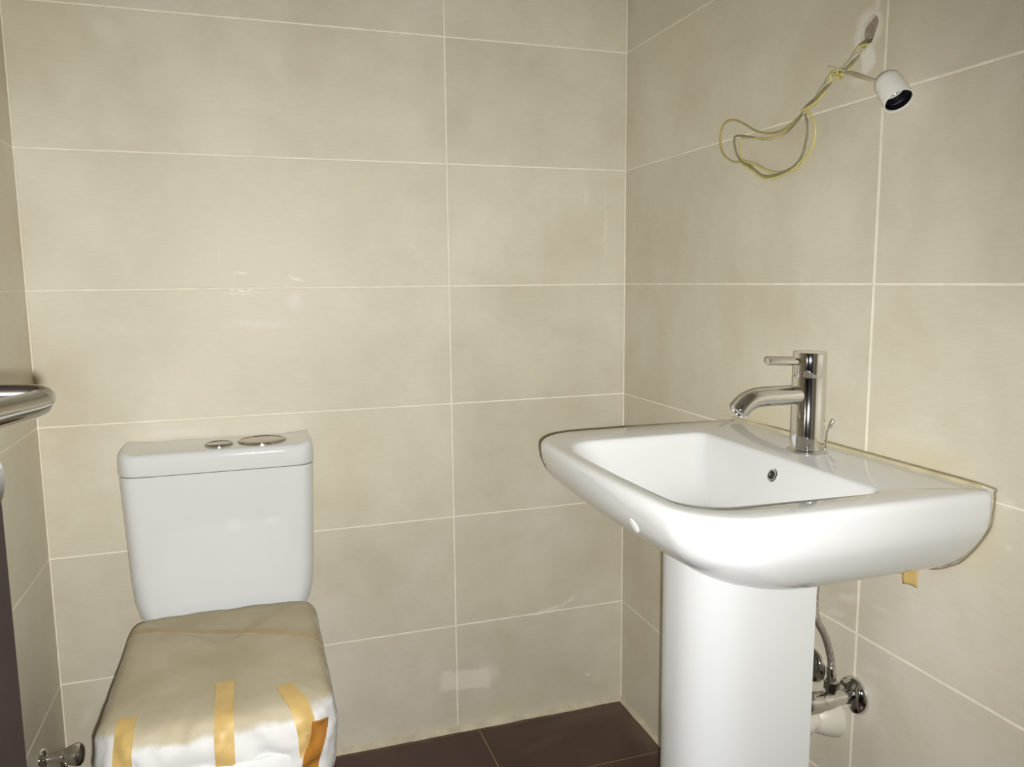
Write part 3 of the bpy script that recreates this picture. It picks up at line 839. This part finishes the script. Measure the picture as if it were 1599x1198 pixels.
# ------------------------------------------------------------------ lamp holder on its wires
BUNDLE = [(0.012, -0.858, 1.594), (-0.009, -0.865, 1.582), (-0.022, -0.869, 1.571), (-0.026, -0.854, 1.553), (-0.03, -0.844, 1.543), (-0.03, -0.822, 1.543), (-0.03, -0.807, 1.533), (-0.025, -0.778, 1.516), (-0.02, -0.739, 1.504)]
LOOP_A = [(-0.02, -0.748, 1.507), (-0.018, -0.711, 1.492), (-0.015, -0.671, 1.483), (-0.013, -0.63, 1.486), (-0.014, -0.59, 1.498), (-0.016, -0.551, 1.519), (-0.019, -0.521, 1.531), (-0.022, -0.496, 1.529), (-0.025, -0.486, 1.508), (-0.028, -0.493, 1.481), (-0.029, -0.51, 1.461), (-0.023, -0.531, 1.447), (-0.018, -0.553, 1.443), (-0.012, -0.581, 1.431)]
LOOP_B = [(-0.022, -0.752, 1.508), (-0.019, -0.704, 1.482), (-0.016, -0.668, 1.475), (-0.013, -0.62, 1.477), (-0.015, -0.561, 1.492), (-0.019, -0.533, 1.497), (-0.022, -0.531, 1.488), (-0.022, -0.537, 1.468), (-0.019, -0.55, 1.447), (-0.016, -0.587, 1.427), (-0.015, -0.622, 1.408), (-0.017, -0.664, 1.405), (-0.019, -0.708, 1.41), (-0.02, -0.735, 1.423), (-0.02, -0.747, 1.446), (-0.02, -0.752, 1.473), (-0.02, -0.741, 1.505)]
LOOP_C = [(-0.018, -0.743, 1.505), (-0.015, -0.762, 1.482), (-0.012, -0.76, 1.453), (-0.009, -0.739, 1.426), (-0.009, -0.705, 1.408), (-0.012, -0.667, 1.407), (-0.015, -0.637, 1.414), (-0.018, -0.589, 1.435), (-0.016, -0.554, 1.447), (-0.015, -0.542, 1.467), (-0.013, -0.542, 1.486), (-0.013, -0.558, 1.49), (-0.015, -0.634, 1.476), (-0.018, -0.685, 1.477), (-0.02, -0.735, 1.498)]
LOOP_D = [(-0.02, -0.739, 1.503), (-0.018, -0.753, 1.473), (-0.016, -0.746, 1.447), (-0.014, -0.733, 1.425), (-0.012, -0.704, 1.411), (-0.012, -0.667, 1.409), (-0.013, -0.629, 1.418), (-0.013, -0.593, 1.434), (-0.014, -0.556, 1.446)]
CABLE = [(-0.03, -0.848, 1.544), (-0.037, -0.878, 1.533), (-0.045, -0.905, 1.522), (-0.049, -0.930, 1.512), (-0.0500, -0.955, 1.502)]
STUB = [(-0.03, -0.855, 1.543), (-0.04, -0.841, 1.55), (-0.05, -0.835, 1.554)]
STUB2 = [(-0.04, -0.829, 1.546), (-0.042, -0.851, 1.536), (-0.045, -0.864, 1.527)]
lamp = thing('lamp_holder', (0, HOLE_Y, HOLE_Z), 'white bulb socket hanging from looped yellowish wires on the right wall', 'lamp holder')
def twisted(name, path, rad, off, phase, turns, mat):
    P = spline(path, 14); out = []
    n = len(P)
    for i, p in enumerate(P):
        T = (P[min(i + 1, n - 1)] - P[max(i - 1, 0)]).normalized()
        _, e1, e2 = frame_of(T)
        a = phase + turns * 2 * math.pi * i / (n - 1)
        out.append(p + (e1 * math.cos(a) + e2 * math.sin(a)) * off)
    v, f = tube_data(out, rad, 10)
    return put(mesh_obj(name, v, f, mat, None), lamp)
for i, mt_ in enumerate(('wire_p', 'wire_y', 'wire_g', 'wire_p')):
    twisted('wire', BUNDLE, 0.0025, 0.0036, i * math.pi / 2, 2.3, mt_)
WR = 0.0021
tube('wire', LOOP_A, WR, 'wire_o', lamp)
tube('wire', LOOP_B, WR, 'wire_g', lamp)
tube('wire', [Vector(p) + Vector((0.002, 0.004, -0.004)) for p in LOOP_B[8:16]], WR, 'wire_y', lamp)
tube('wire', LOOP_C, WR, 'wire_y', lamp)
tube('wire', LOOP_D, WR, 'wire_p', lamp)
twisted('wire', CABLE[:-1] + [CABLE[-1]], 0.0021, 0.0017, 0.0, 0.6, 'wire_p')
twisted('wire', CABLE[:-1] + [CABLE[-1]], 0.0021, 0.0017, math.pi, 0.6, 'wire_p')
tube('wire', STUB, 0.0015, 'wire_p', lamp)
tube('wire', STUB2, 0.0022, 'wire_y', lamp)
# two turns of wire tied round the bundle
kn = [Vector((-0.030, -0.838, 1.5435)) + Vector((0.0072 * math.cos(a * 0.9), -0.006 + 0.0022 * a - 0.004, 0.0072 * math.sin(a * 0.9))) for a in [x * 0.55 for x in range(26)]]
tube('wire', kn, 0.0017, 'wire_y', lamp, sub=4)
AX = Vector((-0.054121, -0.615811, -0.786033)).normalized()
BK = Vector((-0.049240, -0.959594, 1.507088))
lathe('socket_shell', BK, AX, [(0.004, -0.002), (0.0090, -0.0015), (0.0150, 0.002), (0.0185, 0.007), (0.0200, 0.014), (0.0208, 0.030), (0.0214, 0.049), (0.0212, 0.051), (0.0198, 0.051), (0.0192, 0.047), (0.0186, 0.020), (0.010, 0.016)], 'plastic', lamp, n=48, cap1=False)
ins_ = lathe('socket_insert', BK, AX, [(0.0183, 0.0495), (0.0191, 0.0485), (0.0188, 0.022), (0.0175, 0.0205), (0.0, 0.020)], 'dark', lamp, n=44, cap0=False)
lathe('thread', BK, AX, [(0.0183, 0.026), (0.0172, 0.028), (0.0183, 0.030), (0.0172, 0.032), (0.0183, 0.034), (0.0172, 0.036), (0.0183, 0.038)], 'dark', lamp, n=36, cap0=False, cap1=False)
e1_ = AX.cross(Vector((0, 0, 1))).normalized(); e2_ = AX.cross(e1_).normalized()
cc = BK + AX * 0.0235
V = [cc + e1_ * a * 0.0030 + e2_ * (b_ * 0.010 + 0.002) + AX * (c_ * 0.0008 + (0.003 if b_ > 0 else 0)) for c_ in (0, 1) for a, b_ in ((-1, -1), (1, -1), (1, 1), (-1, 1))]
put(mesh_obj('contact_spring', V, [(0, 1, 2, 3), (7, 6, 5, 4), (0, 4, 5, 1), (1, 5, 6, 2), (2, 6, 7, 3), (3, 7, 4, 0)], 'chrome', None, smooth=False), lamp)

bpy.context.view_layer.update()
